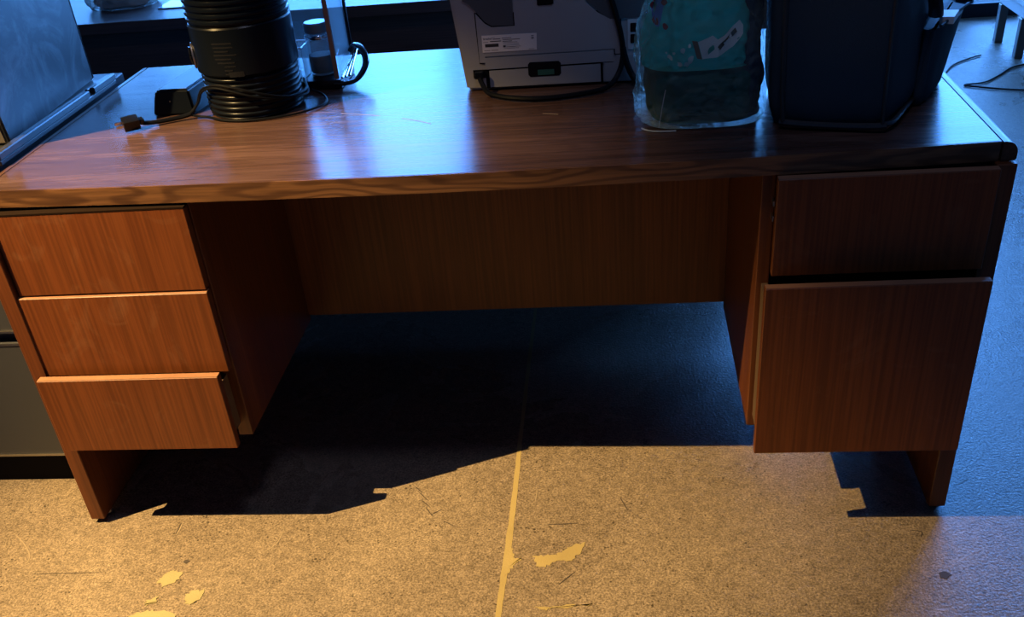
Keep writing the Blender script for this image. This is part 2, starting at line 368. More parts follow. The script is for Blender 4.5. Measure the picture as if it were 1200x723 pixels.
for s in [[(-.06, -.157), (.017, -.154), (.09, -.152)], [(.203, .002), (.2035, -.018), (.204, -.035)], [(1.001, -.014), (1.03, -.013), (1.064, -.010)],
          [(.70, .118), (.72, .095)], [(.712, .098), (.735, .07)], [(.722, .07), (.745, .045)], [(.735, .045), (.755, .015)], [(.75, .02), (.772, .04)], [(.78, .0), (.81, -.02)],
          [(1.15, .07), (1.165, .03)], [(1.03, -.19), (1.06, -.155)], [(1.715, -.04), (1.735, -.045), (1.73, -.06)]]:
    scratch(bm, s, .0011)
for s in [[(-.169, -.028), (-.13, -.06), (-.095, -.1), (-.089, -.13)], [(.206, .0), (.2075, -.02), (.206, -.038)], [(1.37, .526), (1.402, .43), (1.435, .364)], [(1.30, .6), (1.36, .54)],
          [(.44, -.02), (.435, -.07), (.40, -.11)], [(.665, .02), (.672, .022)], [(1.23, -.17), (1.245, -.172)], [(.97, .06), (.972, .1)], [(1.25, .08), (1.27, .075)], [(1.62, .05), (1.65, .065)],
          [(1.82, .25), (1.86, .3)], [(1.84, .1), (1.87, .12)]]:
    scratch(bm2, s, .0013)
o = obj('scratches', bm, M['mark'], fl); o['kind'] = 'stuff'
o = obj('scratches', bm2, M['mark_pale'], fl); o['kind'] = 'stuff'

# ------------------------------------------------------------------ the desk
DW, DD, DH, TT, G, PT = 1.794, .8216, .74, .032, .0254, .0318
ZT = DH - TT
desk = thing('desk', (DW / 2, .4, FZ), 'large brown wooden double-pedestal desk with a gently bowed front, in the middle of the picture', 'desk')
def front(x):
    y = .0363 - .0633 * x + .0347 * x * x
    return y
NX = 48
fx = [G + .0012 + (DW - 2 * G - .0024) * i / NX for i in range(NX + 1)]
outl = [(x, front(x) + .0025) for x in fx] + [(fx[-1], DD), (fx[0], DD)]
obj('tabletop', extrude_poly(outl, ZT, DH, 'Z'), M['top'], desk)
band = [(x, front(x)) for x in fx] + [(x, front(x) + .0024) for x in fx[::-1]]
obj('edge_band', extrude_poly(band, ZT - .0002, DH - .0004, 'Z'), M['band'], desk, smooth=True)
bm = bmesh.new()
for sc_ in ([(.612, .371), (.655, .357), (.697, .341)], [(.745, .318), (.78, .297), (.809, .275)], [(.955, .41), (1.0, .39)], [(1.02, .30), (1.05, .29)]):
    tube(bm, [(x, y, DH + .0001) for x, y in sc_], .0012, n=4, flat=.25, sides=6)
o = obj('scratches', bm, M['mark_pale'], desk); o['kind'] = 'stuff'
# rounded side trims
def trim_bm(right):
    R = .019; pr = []
    if right:
        x0, x1 = DW - G + .0014, DW
        pr = [(x0, ZT), (x1 - .003, ZT), (x1, ZT + .004)] + [(x1 - R + R * math.cos(a), DH - R + R * math.sin(a)) for a in [math.pi / 2 * k / 8 for k in range(9)]] + [(x0, DH)]
    else:
        x0, x1 = G - .0014, 0
        pr = [(x0, ZT), (x1 + .003, ZT), (x1, ZT + .004)] + [(x1 + R - R * math.cos(a), DH - R + R * math.sin(a)) for a in [math.pi / 2 * k / 8 for k in range(9)]] + [(x0, DH)]
    return extrude_poly(pr, front(DW - .01) + (-.004 if right else 0), DD, 'Y')
obj('side_trim', trim_bm(False), M['trim'], desk, smooth=True)
obj('side_trim', trim_bm(True), M['trim'], desk, smooth=True)
# end panels and feet
obj('end_panel', box(0, PT, .003, DD - .01, 0, ZT - .001, .0015, 1), M['panel'], desk)
obj('end_panel', box(DW - PT, DW, .018, DD - .01, 0, ZT - .001, .0015, 1), M['panel'], desk)
for gx in (.016, DW - .016):
    for gy in (.045, DD - .06):
        obj('glide', lathe([(.011, FZ), (.013, FZ + .003), (.010, .001)], gx, gy, 16), M['steel'], desk)
# pedestals
XA, XB = .404, 1.3975
obj('pedestal_side', box(XA - .029, XA, .034, .52, .1965, ZT - .001, .001, 1), M['panel'], desk)
obj('pedestal_side', box(XB, XB + .0225, .035, .52, .1953, ZT - .001, .001, 1), M['panel'], desk)
obj('pedestal_back', box(PT + .001, XA - .001, .521, .539, .2197, ZT - .001), M['panel'], desk)
obj('pedestal_back', box(XB + .001, DW - PT - .001, .521, .539, .2197, ZT - .001), M['panel'], desk)
obj('modesty_panel', box(XA + .0005, XB - .0005, .5075, .52, .2143, ZT - .001), M['panel'], desk)
obj('back_panel', box(PT + .001, DW - PT - .001, .785, .803, .12, ZT - .001), M['panel'], desk)
# rails inside the pedestal mouths
obj('top_rail', box(PT + .001, XA - PT - .001, .05, .07, ZT - .03, ZT - .001), M['inside'], desk)
obj('top_rail', box(XB + .02, DW - PT - .001, .05, .07, ZT - .03, ZT - .001), M['inside'], desk)
def drawer(x0, x1, z0, z1, y, depth=.42, ft=.018, inset=.009, lift=.02, edge=True):
    d = obj('drawer', box(x0, x1, y, y + ft, z0, z1, .0012, 1), M['drawer'], desk)
    bm = bmesh.new(); a, b_ = x0 + inset, x1 - inset; bz0, bz1 = z0 + lift, z1 - .03; yb = y + ft + .0005; ye = yb + depth; t = .011
    bx(bm, a, a + t, yb, ye, bz0, bz1); bx(bm, b_ - t, b_, yb, ye, bz0, bz1); bx(bm, a + t, b_ - t, ye - t, ye, bz0, bz1); bx(bm, a + t, b_ - t, yb, ye - t, bz0, bz0 + .006)
    obj('drawer_box', bm, M['inside'], d)
    obj('worn_or_shade_edge', box(x0 + .001, x1 - .001, y + .0015, y + ft - .0015, z1 - .0005, z1 + .0008) if edge else box(x0 - .0003, x1 + .0003, y - .0005, y + ft, z1 - .0018, z1 + .0012), M['rawedge'] if edge else M['shadeedge'], d)  # pale worn edge, or with edge off a dark strip imitating the tabletop's shadow
    return d
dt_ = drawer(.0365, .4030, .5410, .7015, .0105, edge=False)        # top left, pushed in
drawer(.0290, .4045, .3660, .5370, .0060)                       # middle left
drawer(.0270, .3940, .2075, .3750, -.0280)                     # bottom left, pulled out
r1 = drawer(1.4180, 1.7640, .5320, .7055, .0000)
r2 = drawer(1.4025, 1.7690, .1875, .5320, -.0470, inset=.0045, lift=.033)
for q in [(1.4145, 1.4165, .012, .03, .628, .637), (1.4145, 1.4165, .012, .03, .655, .664), (1.60, 1.612, .012, .02, .5275, .5305)]:
    obj('drawer_slide', box(*q), M['steel'], r1)
# ------------------------------------------------------------------ grey filing cabinet on the left
cab = thing('filing_cabinet', (-.27, .4, FZ), 'charcoal grey metal drawer cabinet at the left end of the desk, under the tray', 'cabinet')
obj('body', box(-.50, -.030, .162, .80, .068, .738, .002, 1), M['cab'], cab)
obj('plinth', box(-.49, -.035, .166, .79, FZ, .067), M['gap'], cab)
for z0, z1 in ((.076, .368), (.394, .715)):
    d = obj('drawer', box(-.498, -.031, .140, .161, z0, z1, .003, 2), M['cab'], cab)
    obj('pull_lip', box(-.496, -.033, .1385, .1395, z1 - .006, z1 - .001), M['steel'], d)
    obj('bottom_lip', box(-.496, -.033, .1375, .1395, z0 - .001, z0 + .004), M['steel'], d)

# ------------------------------------------------------------------ tray and tall dark machine
tray = thing('equipment_tray', (-.2, .42, .7405), 'dark ridged plastic tray beside the left edge of the desktop, holding the dark machine', 'tray')
Z0 = .7412
obj('base_plate', box(-.46, .004, .155, .690, Z0, .752, .002, 1), M['dockm'], tray)
bm = bmesh.new()
for (a, b_) in ((.155, .552), (.575, .690)):                   # right rail with its notch
    bx(bm, -.006, .006, a, b_, .7522, .7655, .002, 1)
    bx(bm, -.0175, -.0095, a, b_, .7522, .7625, .0015, 1)
obj('side_rail', bm, M['dockm'], tray)
obj('front_rail', box(-.455, -.02, .157, .167, .7522, .7625, .002, 1), M['dockm'], tray)
mach = thing('machine_cabinet', (-.24, .47, .7525), 'tall dark box-shaped machine with a smudged side, at the left edge above the tray', 'machine')
yk = -.12
pr = [(.249, .7525), (.249 + yk * .55, 1.3025), (.700, 1.3025), (.700, .7525)]
bm = extrude_poly(pr, -.43, -.0225, 'X', .004)
for v in bm.verts: v.co.x += -(v.co.y - .249) * .066
obj('housing', bm, M['machine'], mach, smooth=True, angle=30)
pr = [(.2455, .758), (.2455 + yk * .54, 1.297), (.2485 + yk * .54, 1.297), (.2485, .758)]
obj('front_panel', extrude_poly(pr, -.42, -.031, 'X'), M['machinef'], mach)
bm = bmesh.new()
tube(bm, [(-.0535, .694, .757), (-.0535, .694, 1.298)], .003, n=1)
obj('corner_strip', bm, M['dockm'], mach)

# ------------------------------------------------------------------ power brick
ad = obj('power_adapter', bmesh.new(), M['blackp'], base=(.26, .52, DH)); bm = bmesh.new()
b0 = [(.198, .420), (.292, .417), (.318, .620), (.226, .628)]; b1 = [(.213, .4255), (.286, .4235), (.305, .612), (.233, .618)]
v0 = [bm.verts.new((x, y, DH + .0005)) for x, y in b0]; v1 = [bm.verts.new((x, y, DH + .0505)) for x, y in b1]
bm.faces.new(v0[::-1]); bm.faces.new(v1)
for i in range(4): bm.faces.new((v0[i], v0[(i + 1) % 4], v1[(i + 1) % 4], v1[i]))
bmesh.ops.bevel(bm, geom=list(bm.edges), offset=.004, segments=3, affect='EDGES')
off = Vector(ad.location)
for v in bm.verts: v.co -= off
bm.to_mesh(ad.data); bm.free()
tag(ad, 'black oblong power adapter box lying behind the plug on the desktop', 'adapter')
obj('top_panel', extrude_poly([(.222, .432), (.279, .430), (.297, .606), (.239, .611)], DH + .0506, DH + .0515, 'Z'), plain('scuffed_adapter_top', (.05, .053, .06), .32, var=.3), ad)
obj('screw', lathe([(.0016, .768), (.0016, .7705)], .243, .4205, 8), M['steel'], ad)

# ------------------------------------------------------------------ black ribbed cylinder appliance with coiled cord
CX, CY = .4165, .452
cyl = thing('air_purifier', (CX, CY, DH), 'black upright cylindrical appliance with ribbed top and bottom, cord looped round its base', 'appliance')
def ribs(z0, z1, n, r, amp):
    pr = []
    for i in range(n):
        a = z0 + (z1 - z0) * i / n; h = (z1 - z0) / n
        pr += [(r - amp, a + .02 * h), (r - amp, a + .28 * h), (r, a + .40 * h), (r + .0006, a + .62 * h), (r, a + .84 * h), (r - amp, a + .96 * h)]
    return pr
lower = [(.080, DH + .001), (.092, DH + .001), (.0955, DH + .005)] + ribs(DH + .006, DH + .083, 7, .0970, .0026) + [(.0955, DH + .084)]
obj('ribbed_base', lathe(lower, CX, CY, 72), M['blackp'], cyl, smooth=True, angle=50)
mid = [(.0955, DH + .0845), (.1015, DH + .090), (.1018, DH + .176), (.0995, DH + .179)]
obj('middle_shell', lathe(mid, CX, CY, 72), M['blackp'], cyl, smooth=True, angle=30)
upper = [(.0975, DH + .1795)] + ribs(DH + .180, DH + .31, 11, .1010, .0028) + [(.092, DH + .315), (.06, DH + .33)]
obj('ribbed_grille', lathe(upper, CX, CY, 72), M['blackp'], cyl, smooth=True, angle=50)
# oval dial on the left flank
ang = math.radians(200); dn = Vector((math.cos(ang), math.sin(ang), 0)); dt = Vector((-dn.y, dn.x, 0)); dc = Vector((CX, CY, DH + .118)) + dn * .103
bm = bmesh.new(); P = [dc + dt * .017 * math.cos(t) + Vector((0, 0, .023 * math.sin(t))) for t in [2 * math.pi * k / 28 for k in range(29)]]
tube(bm, P, .0022, sides=6, n=1); dial = obj('dial_ring', bm, M['steel'], cyl, smooth=True)
bm = bmesh.new(); tube(bm, [dc + dn * .004 + Vector((0, 0, -.017)), dc + dn * .006, dc + dn * .004 + Vector((0, 0, .017))], .003, n=4); obj('dial_grip', bm, M['blackg'], dial, smooth=True)
# faint rating print on the front of the shell
bm = bmesh.new()
def on_shell(a0, a1, z0, z1, r):
    n = 6
    for k in range(n):
        t0 = a0 + (a1 - a0) * k / n; t1 = a0 + (a1 - a0) * (k + 1) / n
        q = [bm.verts.new((CX + r * math.cos(math.radians(t)), CY + r * math.sin(math.radians(t)), z)) for t, z in ((t0, z0), (t1, z0), (t1, z1), (t0, z1))]
        bm.faces.new(q)
rnd = random.Random(3)
for i in range(9):
    z = DH + .150 - i * .0072; s = 252 + (8 if i > 5 else 0)
    on_shell(s + rnd.uniform(0, 3), 276 + rnd.uniform(-6, 5), z, z + .0028, .10195)
on_shell(266, 283, DH + .070 + .018, DH + .098, .10195)
o = obj('rating_print', bm, plain('dark_grey_print', (.012, .013, .017), .5, spec=.1), cyl); o['label'] = 'faint grey lines of printed small text'
bm = bmesh.new(); R = .101
def cp(a, r, z): return (CX + r * math.cos(math.radians(a)), CY + r * math.sin(math.radians(a)), z)
coil = [cp(35, .108, DH + .035), cp(0, .108, DH + .030), cp(-35, .107, DH + .034), cp(-65, .106, DH + .052), cp(-90, .105, DH + .068), cp(-112, .106, DH + .074), cp(-135, .108, DH + .064), cp(-146, .113, DH + .048), cp(-151, .121, DH + .028), cp(-152, .138, DH + .012)]
tube(bm, coil, .0027, n=8)
coil2 = [cp(40, .112, DH + .026), cp(0, .110, DH + .022), cp(-40, .107, DH + .034), cp(-70, .106, DH + .047), cp(-95, .105, DH + .062), cp(-118, .1065, DH + .068), cp(-140, .110, DH + .055), cp(-149, .118, DH + .032), cp(-152, .138, DH + .010)]
tube(bm, coil2, .0023, n=8)
loop = [cp(-152, .138, DH + .009), cp(-148, .120, DH + .0045), cp(-140, .108, DH + .004), cp(-115, .1045, DH + .004), cp(-85, .106, DH + .004), cp(-55, .116, DH + .004), cp(-30, .136, DH + .004), cp(-8, .150, DH + .004), cp(8, .140, DH + .008), cp(14, .115, DH + .02)]
tube(bm, loop, .0025, n=8)
cd = obj('mains_cord', bm, M['cord'], cyl, smooth=True)
lead = [cp(-152, .137, DH + .011), (.272, .379, DH + .0075), (.245, .366, DH + .007), (.222, .354, DH + .008), (.208, .346, DH + .0105)]
obj('mains_lead', tube_bm(lead, .0045, n=8), M['cord'], cd, smooth=True)
bm = bmesh.new(); bx(bm, -.020, .012, -.012, .012, -.0105, .0105, .003, 2); bx(bm, .012, .022, -.007, .007, -.006, .006, .002, 1)
T = Matrix.Translation((.193, .336, DH + .0158)) @ Matrix.Rotation(math.radians(35), 4, 'Z') @ Matrix.Rotation(math.radians(20), 4, 'X')
bm.transform(T); obj('plug', bm, M['blackg'], cd, smooth=True, angle=30)
bm = bmesh.new()
for s in (-1, 1): bx(bm, -.034, -.0205, s * .006 - .0008, s * .006 + .0008, -.003, .003)
bm.transform(T); obj('plug_blades', bm, M['chrome'], cd)

# ------------------------------------------------------------------ clear tank appliance with jar and small tray
tank = thing('clear_tank', (.52, .60, DH), 'clear-walled box with black base and curved black handle behind the black cylinder', 'tank')
obj('base', box(.452, .577, .542, .668, DH + .001, DH + .020, .005, 2), M['blackg'], tank, smooth=True)
bm = bmesh.new(); z0, z1 = DH + .0205, DH + .30; t = .002
bx(bm, .455, .575, .664, .666, z0, z1); bx(bm, .455, .457, .548, .6638, z0, z1); bx(bm, .573, .575, .548, .6638, z0, z1)
obj('clear_wall', bm, M['clear'], tank)
obj('front_post', box(.5625, .5725, .5435, .5475, z0, z1, .001, 1), M['brownpost'], tank)
obj('back_post', box(.5745, .5805, .6615, .669, z0 + .03, z1, .001, 1), M['blackp'], tank)
for k in range(3):
    obj('rail', tube_bm([(.5765 + .0085 * k, .552, DH + .021 + .002 * k), (.5775 + .0085 * k, .648, DH + .033 + .012 * k)], .0028, n=1), M['chrome'], tank, smooth=True)
hp = [(.578, .655, DH + .052), (.592, .640, DH + .066), (.610, .620, DH + .064), (.624, .595, DH + .050), (.624, .572, DH + .034), (.608, .553, DH + .016), (.584, .546, DH + .011), (.560, .5435, DH + .012)]
obj('handle', tube_bm(hp, .0075, n=8, flat=.7), M['blackg'], tank, smooth=True)
jar = thing('glass_jar', (.525, .603, DH + .0205), 'round glass jar with a pale lid, standing inside the clear tank', 'jar')
prj = [(.026, z0 + .0005), (.0285, z0 + .006), (.0285, z0 + .070), (.024, z0 + .080), (.024, z0 + .086)]
obj('body', lathe(prj, .525, .603, 40), M['glass'], jar, smooth=True)
obj('contents', lathe([(.024, z0 + .004), (.0262, z0 + .008), (.0262, z0 + .040)], .525, .603, 32), plain('dark_jar_contents', (.01, .02, .03), .7, spec=.1), jar, smooth=True)
obj('lid', lathe([(.0255, z0 + .0865), (.0265, z0 + .088), (.0265, z0 + .104), (.024, z0 + .107)], .525, .603, 40), plain('pale_grey_lid', (.13, .17, .2), .3, spec=.3), jar, smooth=True, angle=30)
obj('neck_band', lathe([(.027, z0 + .074), (.0288, z0 + .0765), (.0288, z0 + .0805), (.027, z0 + .083)], .525, .603, 40, cap=False), M['chrome'], jar, smooth=True)
bm = bmesh.new(); a, b_, c, d = .460, .4935, .570, .640; zz0, zz1 = z0 + .0005, z0 + .062
bx(bm, a, b_, c, c + .0015, zz0, zz1); bx(bm, a, b_, d - .0015, d, zz0, zz1); bx(bm, a, a + .0015, c, d, zz0, zz1); bx(bm, b_ - .0015, b_, c, d, zz0, zz1); bx(bm, a, b_, c, d, zz0, zz0 + .0015)
sb = obj('clear_cup', bm, M['glass'], base=(.477, .605, zz0)); tag(sb, 'small clear square cup beside the jar inside the tank', 'cup')
obj('rim', (lambda q: q)(tube_bm([(a, c, zz1), (b_, c, zz1), (b_, d, zz1), (a, d, zz1), (a, c, zz1)], .0016, n=1, sides=6)), plain('pale_clear_rim', (.55, .65, .7), .2), sb)

# ------------------------------------------------------------------ laser printer seen from behind
PY = .468
pr_ = thing('laser_printer', (1.04, .64, DH), 'grey laser printer seen from behind, white rating sticker on its back, on the desk', 'printer')
XL0, XL1, XR0, XR1, PZ = .856, .829, 1.222, 1.248, 1.02
pts = [(XL0, DH + .002), (XR0, DH + .002), (XR1, PZ), (XL1, PZ)]
obj('housing', extrude_poly(pts, PY, PY + .34, 'Y', .005), M['printer'], pr_, smooth=True, angle=30)
def plate(pts, name, mat, y0=None, th=.0025, parent=pr_, y1=PY - .0002):
    y0 = y1 - th
    return obj(name, extrude_poly(pts, y0, y1, 'Y'), M[mat] if isinstance(mat, str) else mat, parent)
plate([(.864, .915), (.874, .910), (.884, .900), (.905, .874), (.918, .866), (.961, .865), (.962, .93), (.864, .93)], 'vent', 'printerd')
plate([(1.100, .93), (1.105, .902), (1.128, .880), (1.146, .867), (1.158, .8645), (1.232, .8645), (1.236, .93)], 'vent', 'printerd')
# rear cover = raised plate whose edges read as seams
plate([(.8875, .7965), (.8995, .7965), (.8995, .8085), (1.1585, .8085), (1.1585, .7985), (1.169, .7985), (1.1695, .8645), (1.150, .8648), (1.126, .8788), (1.103, .9), (1.098, .95), (.9635, .95), (.9635, .8635), (.917, .8635), (.9045, .871), (.8875, .8905)], 'rear_cover', 'printer', th=.003)
plate([(.8865, .794), (.9005, .794), (.9005, .810), (1.1565, .8105), (1.1565, .7965), (1.1715, .7965), (1.172, .88), (.885, .892)], 'seam', 'gap', th=.0004)
ud = plate([(.8985, .7835), (1.1555, .785), (1.1555, .8065), (.8985, .8055)], 'upper_duplex_door', 'printer', th=.004)
ld_ = plate([(.905, .7475), (1.129, .7465), (1.129, .781), (.905, .780)], 'duplex_tray', 'printer', th=.004)
plate([(.897, .7445), (1.134, .7435), (1.134, .7835), (.897, .782)], 'seam', 'gap', th=.0004)
plate([(1.1365, .7465), (1.215, .7455), (1.222, .7955), (1.1605, .796), (1.1605, .7825), (1.1365, .7825)], 'lower_corner_cover', 'printer', th=.003)
hh = plate([(.984, .768), (.988, .7635), (1.046, .7635), (1.050, .768), (1.050, .788), (1.046, .792), (.988, .7925), (.984, .788)], 'hand_hole', 'gap', th=.0045)
obj('latch', box(1.003, 1.036, PY - .0056, PY - .0048, .7665, .777), M['greenlatch'], hh)
hp_ = plate([(.872, .766), (.900, .766), (.900, .7825), (.872, .7825)], 'power_inlet', 'gap', th=.001)
plate([(1.010, .9005), (1.012, .8985), (1.038, .8985), (1.042, .9005), (1.042, .95), (1.010, .95)], 'top_notch', 'gap', th=.0045)
jp = plate([(1.184, .806), (1.205, .8055), (1.205, .8615), (1.184, .862)], 'jack_plate', plain('pale_metal_plate', (.55, .55, .57), .4), th=.002)
for z in (.838, .817): obj('jack', box(1.189, 1.201, PY - .004, PY - .0024, z, z + .017, .001, 1), M['gap'], jp)
plate([(1.2065, .800), (1.2085, .800), (1.2085, .864), (1.2065, .864)], 'seam', 'gap', th=.0012)
# sticker with its printed lines
st = plate([(.8955, .8165), (1.0040, .8163), (1.0055, .8480), (.8960, .8490)], 'rating_sticker', 'label', th=.0007, y1=PY - .0034); st['label'] = 'white rating sticker with small print'
ys = PY - .0043
def ink(x0, x1, z0, z1, m='ink'):
    return (x0, x1, ys, ys + .0002, z0, z1)
bm = bmesh.new()
for q in [(.9015, .9285, .8265, .8325), (.912, .934, .8365, .8378), (.936, .955, .8418, .8428), (.937, .972, .8385, .8395), (.937, .956, .8355, .8366), (.9375, .9425, .8245, .8280)]: bx(bm, *ink(*q))
obj('printed_marks', bm, M['ink'], st)
bm = bmesh.new(); rnd = random.Random(5)
for i in range(5): bx(bm, *ink(.938, .966 + rnd.uniform(-.012, .008), .8335 - i * .0029, .8343 - i * .0029))
for q in [(.8975, .908, .8355, .8364), (.899, .911, .8195, .8205), (.913, .927, .8195, .8207), (.944, .962, .8245, .8255), (.988, .9995, .8182, .8190), (.9945, .9995, .8425, .8445), (.9945, .9995, .8375, .8410), (.918, .933, .8405, .8425), (.915, .922, .844, .8448)]: bx(bm, *ink(*q))
obj('printed_marks', bm, M['inkg'], st)
fc = bpy.data.curves.new('lettering', 'FONT'); fc.body = 'brother'; fc.size = .0058; fc.extrude = .00008
fo = bpy.data.objects.new('lettering_source', fc); COL.objects.link(fo)
bpy.context.view_layer.update()
me = bpy.data.meshes.new_from_object(fo.evaluated_get(bpy.context.evaluated_depsgraph_get())); bpy.data.objects.remove(fo)
bm = bmesh.new(); bm.from_mesh(me); bm.transform(Matrix.Translation((.8985, ys, .8408)) @ Matrix.Rotation(math.pi / 2, 4, 'X'))
obj('lettering', bm, M['ink'], st)
# mains cord looping down over the desk and up the back
cord = [(.884, PY - .002, .775), (.888, PY - .018, .765), (.902, PY - .04, .7495), (.925, PY - .062, .7465), (.965, PY - .085, .7465), (1.02, PY - .095, .7465), (1.09, PY - .080, .7465), (1.140, PY - .052, .748), (1.164, PY - .026, .766), (1.174, PY - .012, .800), (1.170, PY - .010, .840), (1.160, PY - .010, .880), (1.147, PY - .010, .93), (1.14, PY - .01, .99)]
oc = obj('power_cord', tube_bm(cord, .0052, n=8), M['cord'], pr_, smooth=True)
obj('cord_plug', box(.876, .893, PY - .016, PY - .0015, .768, .781, .003, 2), M['blackp'], oc)
cord2 = [(1.174, PY - .012, .812), (1.180, PY - .016, .786), (1.192, PY - .024, .760), (1.206, PY - .045, .7475), (1.23, PY - .06, .7465)]
oc2 = obj('data_cable', tube_bm(cord2, .0062, n=8), M['cord'], pr_, smooth=True)

# ------------------------------------------------------------------ soft goods
def loft(rings, cx, cy, n=96, m=64, amp=0.0, fs=9.0, seed=0, sq=3.0, crease=0.0, rot=0.0, top_cap=True):
    """rings: (z, rx, ry, dx, dy); superellipse sections, interpolated, then folded by noise"""
    bm = bmesh.new(); V = []
    zs = smooth_path([(r[0], r[1], r[2]) for r in rings], 12); ds = smooth_path([(r[3], r[4], 0) for r in rings], 12); N = len(zs)
    for i in range(m):
        f = i / (m - 1) * (N - 1); a = int(min(f, N - 2)); t = f - a
        z, rx, ry = zs[a].lerp(zs[a + 1], t); dd = ds[a].lerp(ds[a + 1], t); row = []
        for k in range(n):
            th = 2 * math.pi * k / n; c, s = math.cos(th), math.sin(th)
            x = rx * math.copysign(abs(c) ** (2 / sq), c); y = ry * math.copysign(abs(s) ** (2 / sq), s)
            x, y = x * math.cos(rot) - y * math.sin(rot), x * math.sin(rot) + y * math.cos(rot)
            p = Vector((cx + dd.x + x, cy + dd.y + y, z))
            nv = Vector((c, s, 0)); q = p * fs + Vector((seed, seed * 2.1, 0))
            d = noise.noise(q) * amp + noise.noise(q * 2.3) * amp * .5
            if crease: d += -abs(noise.noise(Vector((q.x * 1.6, q.y * 1.6, q.z * .6)))) * crease + (abs(noise.noise(q * 3.1)) - .3) * crease * .5
            e = min(1, i / 3)
            row.append(bm.verts.new(p + nv * d * e))
        V.append(row)
    for i in range(m - 1):
        for k in range(n): bm.faces.new((V[i][k], V[i][(k + 1) % n], V[i + 1][(k + 1) % n], V[i + 1][k]))
    bm.faces.new(V[0][::-1])
    if top_cap: bm.faces.new(V[-1])
    bmesh.ops.recalc_face_normals(bm, faces=bm.faces)
    return bm
# green goods inside a clear plastic bag
GX, GY = 1.311, .285
garm = thing('green_garment', (GX, GY, DH + .012), 'folded dark green patterned goods inside the clear plastic bag', 'garment')
gr_up = [(.838, .101, .110, 0, 0), (.862, .104, .113, 0, 0), (.91, .095, .104, .006, 0), (.96, .086, .092, .012, 0), (1.02, .070, .08, .02, 0), (1.06, .03, .03, .02, 0)]
g1 = obj('upper_bundle', loft(gr_up, GX - .006, GY, 130, 70, .007, 16, 3, 3.2, .024), M['green'], garm, smooth=True, angle=60)
g3 = obj('shade_bundle', loft([(.748, .028, .085, 0, 0), (.78, .031, .096, 0, 0), (.88, .029, .092, -.004, 0), (.98, .03, .085, 0, 0), (1.05, .015, .04, -.01, 0)], GX + .077, GY, 60, 40, .005, 14, 12, 2.8, .014), cloth('shade_navy_fabric', (.012, .025, .07), .7, .1), garm, smooth=True, angle=60)  # added bundle, its navy colour imitates shade on the bag's right side
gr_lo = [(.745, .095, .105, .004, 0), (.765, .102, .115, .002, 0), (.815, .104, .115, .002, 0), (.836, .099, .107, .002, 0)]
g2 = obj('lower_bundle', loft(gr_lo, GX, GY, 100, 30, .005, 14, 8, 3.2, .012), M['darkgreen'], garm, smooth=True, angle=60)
bpy.context.view_layer.update()
def decal(name, polys, mat, parent, tgt, lift=.003):
    """flat print draped on the front of tgt: polys given as (x,z) outlines, cast along +Y"""
    dg = bpy.context.evaluated_depsgraph_get(); bm = bmesh.new(); off = Vector(tgt['wloc'])
    for pts in polys:
        tmp = bmesh.new(); vs = [tmp.verts.new((p[0], 0, p[1])) for p in pts]; tmp.faces.new(vs)
        bmesh.ops.triangulate(tmp, faces=tmp.faces)
        for _ in range(3): bmesh.ops.subdivide_edges(tmp, edges=[e for e in tmp.edges if e.calc_length() > .007], cuts=1)
        mp = {}
        for v in tmp.verts:
            hit, loc, nor, idx = tgt.ray_cast(Vector((v.co.x, -.5, v.co.z)) - off, Vector((0, 1, 0)))
            y = (loc + off).y - lift if hit else GY - .09
            mp[v] = bm.verts.new((v.co.x, y, v.co.z))
        for f in tmp.faces: bm.faces.new([mp[v] for v in f.verts])
        tmp.free()
    return obj(name, bm, M[mat], parent, smooth=True)
def blob(x, z, r, n=10, s=1.0, rnd=random.Random(11)):
    return [(x + r * (1 + rnd.uniform(-.3, .3)) * math.cos(2 * math.pi * k / n), z + s * r * (1 + rnd.uniform(-.3, .3)) * math.sin(2 * math.pi * k / n)) for k in range(n)]
decal('grey_band_print', [[(1.298, .884), (1.322, .893), (1.331, .886), (1.345, .897), (1.366, .914), (1.372, .906), (1.372, .893), (1.356, .874), (1.330, .860), (1.306, .856)]], 'greyprint', g1, g1)
decal('black_stripe_print', [[(1.330, .876), (1.334, .871), (1.362, .897), (1.359, .903)]], 'ink', g1, g1, .0042)
decal('brown_stripe_print', [[(1.288, .886), (1.297, .8855), (1.305, .856), (1.297, .857)]], 'brownprint', g1, g1, .0038)
decal('white_spot_print', [blob(1.272, .873, .0045), blob(1.252, .859, .0042), blob(1.268, .851, .0042), blob(1.286, .857, .005, s=1.5), blob(1.279, .850, .005), blob(1.258, .868, .0025), blob(1.284, .879, .003), blob(1.246, .866, .002)], 'whiteprint', g1, g1, .0038)
decal('blue_mark_print', [[(1.222, .925), (1.230, .948), (1.245, .948), (1.238, .925), (1.234, .905), (1.226, .905)]], 'blueprint', g1, g1, .0034)
decal('red_mark_print', [blob(1.224, .944, .005), blob(1.243, .943, .005), blob(1.228, .913, .0045, s=1.5), blob(1.244, .907, .0045), blob(1.234, .930, .003, s=2)], 'redprint', g1, g1, .0044)
bagc = [(DH + .001, .109, .116, .002, -.002), (DH + .010, .117, .128, 0, -.004), (.775, .116, .126, 0, 0), (.82, .115, .124, 0, 0), (.845, .117, .126, -.001, 0), (.880, .113, .122, 0, 0), (.915, .107, .114, .004, 0), (.96, .095, .106, .010, 0), (1.03, .085, .094, .02, 0), (1.075, .045, .045, .022, 0), (1.10, .02, .02, .022, 0), (1.14, .05, .04, .022, 0)]
bag = obj('plastic_bag', loft(bagc, GX - .001, GY, 200, 120, .003, 20, 5, 3.4, .011, top_cap=False), M['film'], base=(GX, GY, DH), smooth=True, angle=70)
tag(bag, 'clear crinkled plastic bag of green goods standing between printer and black bag', 'bag')
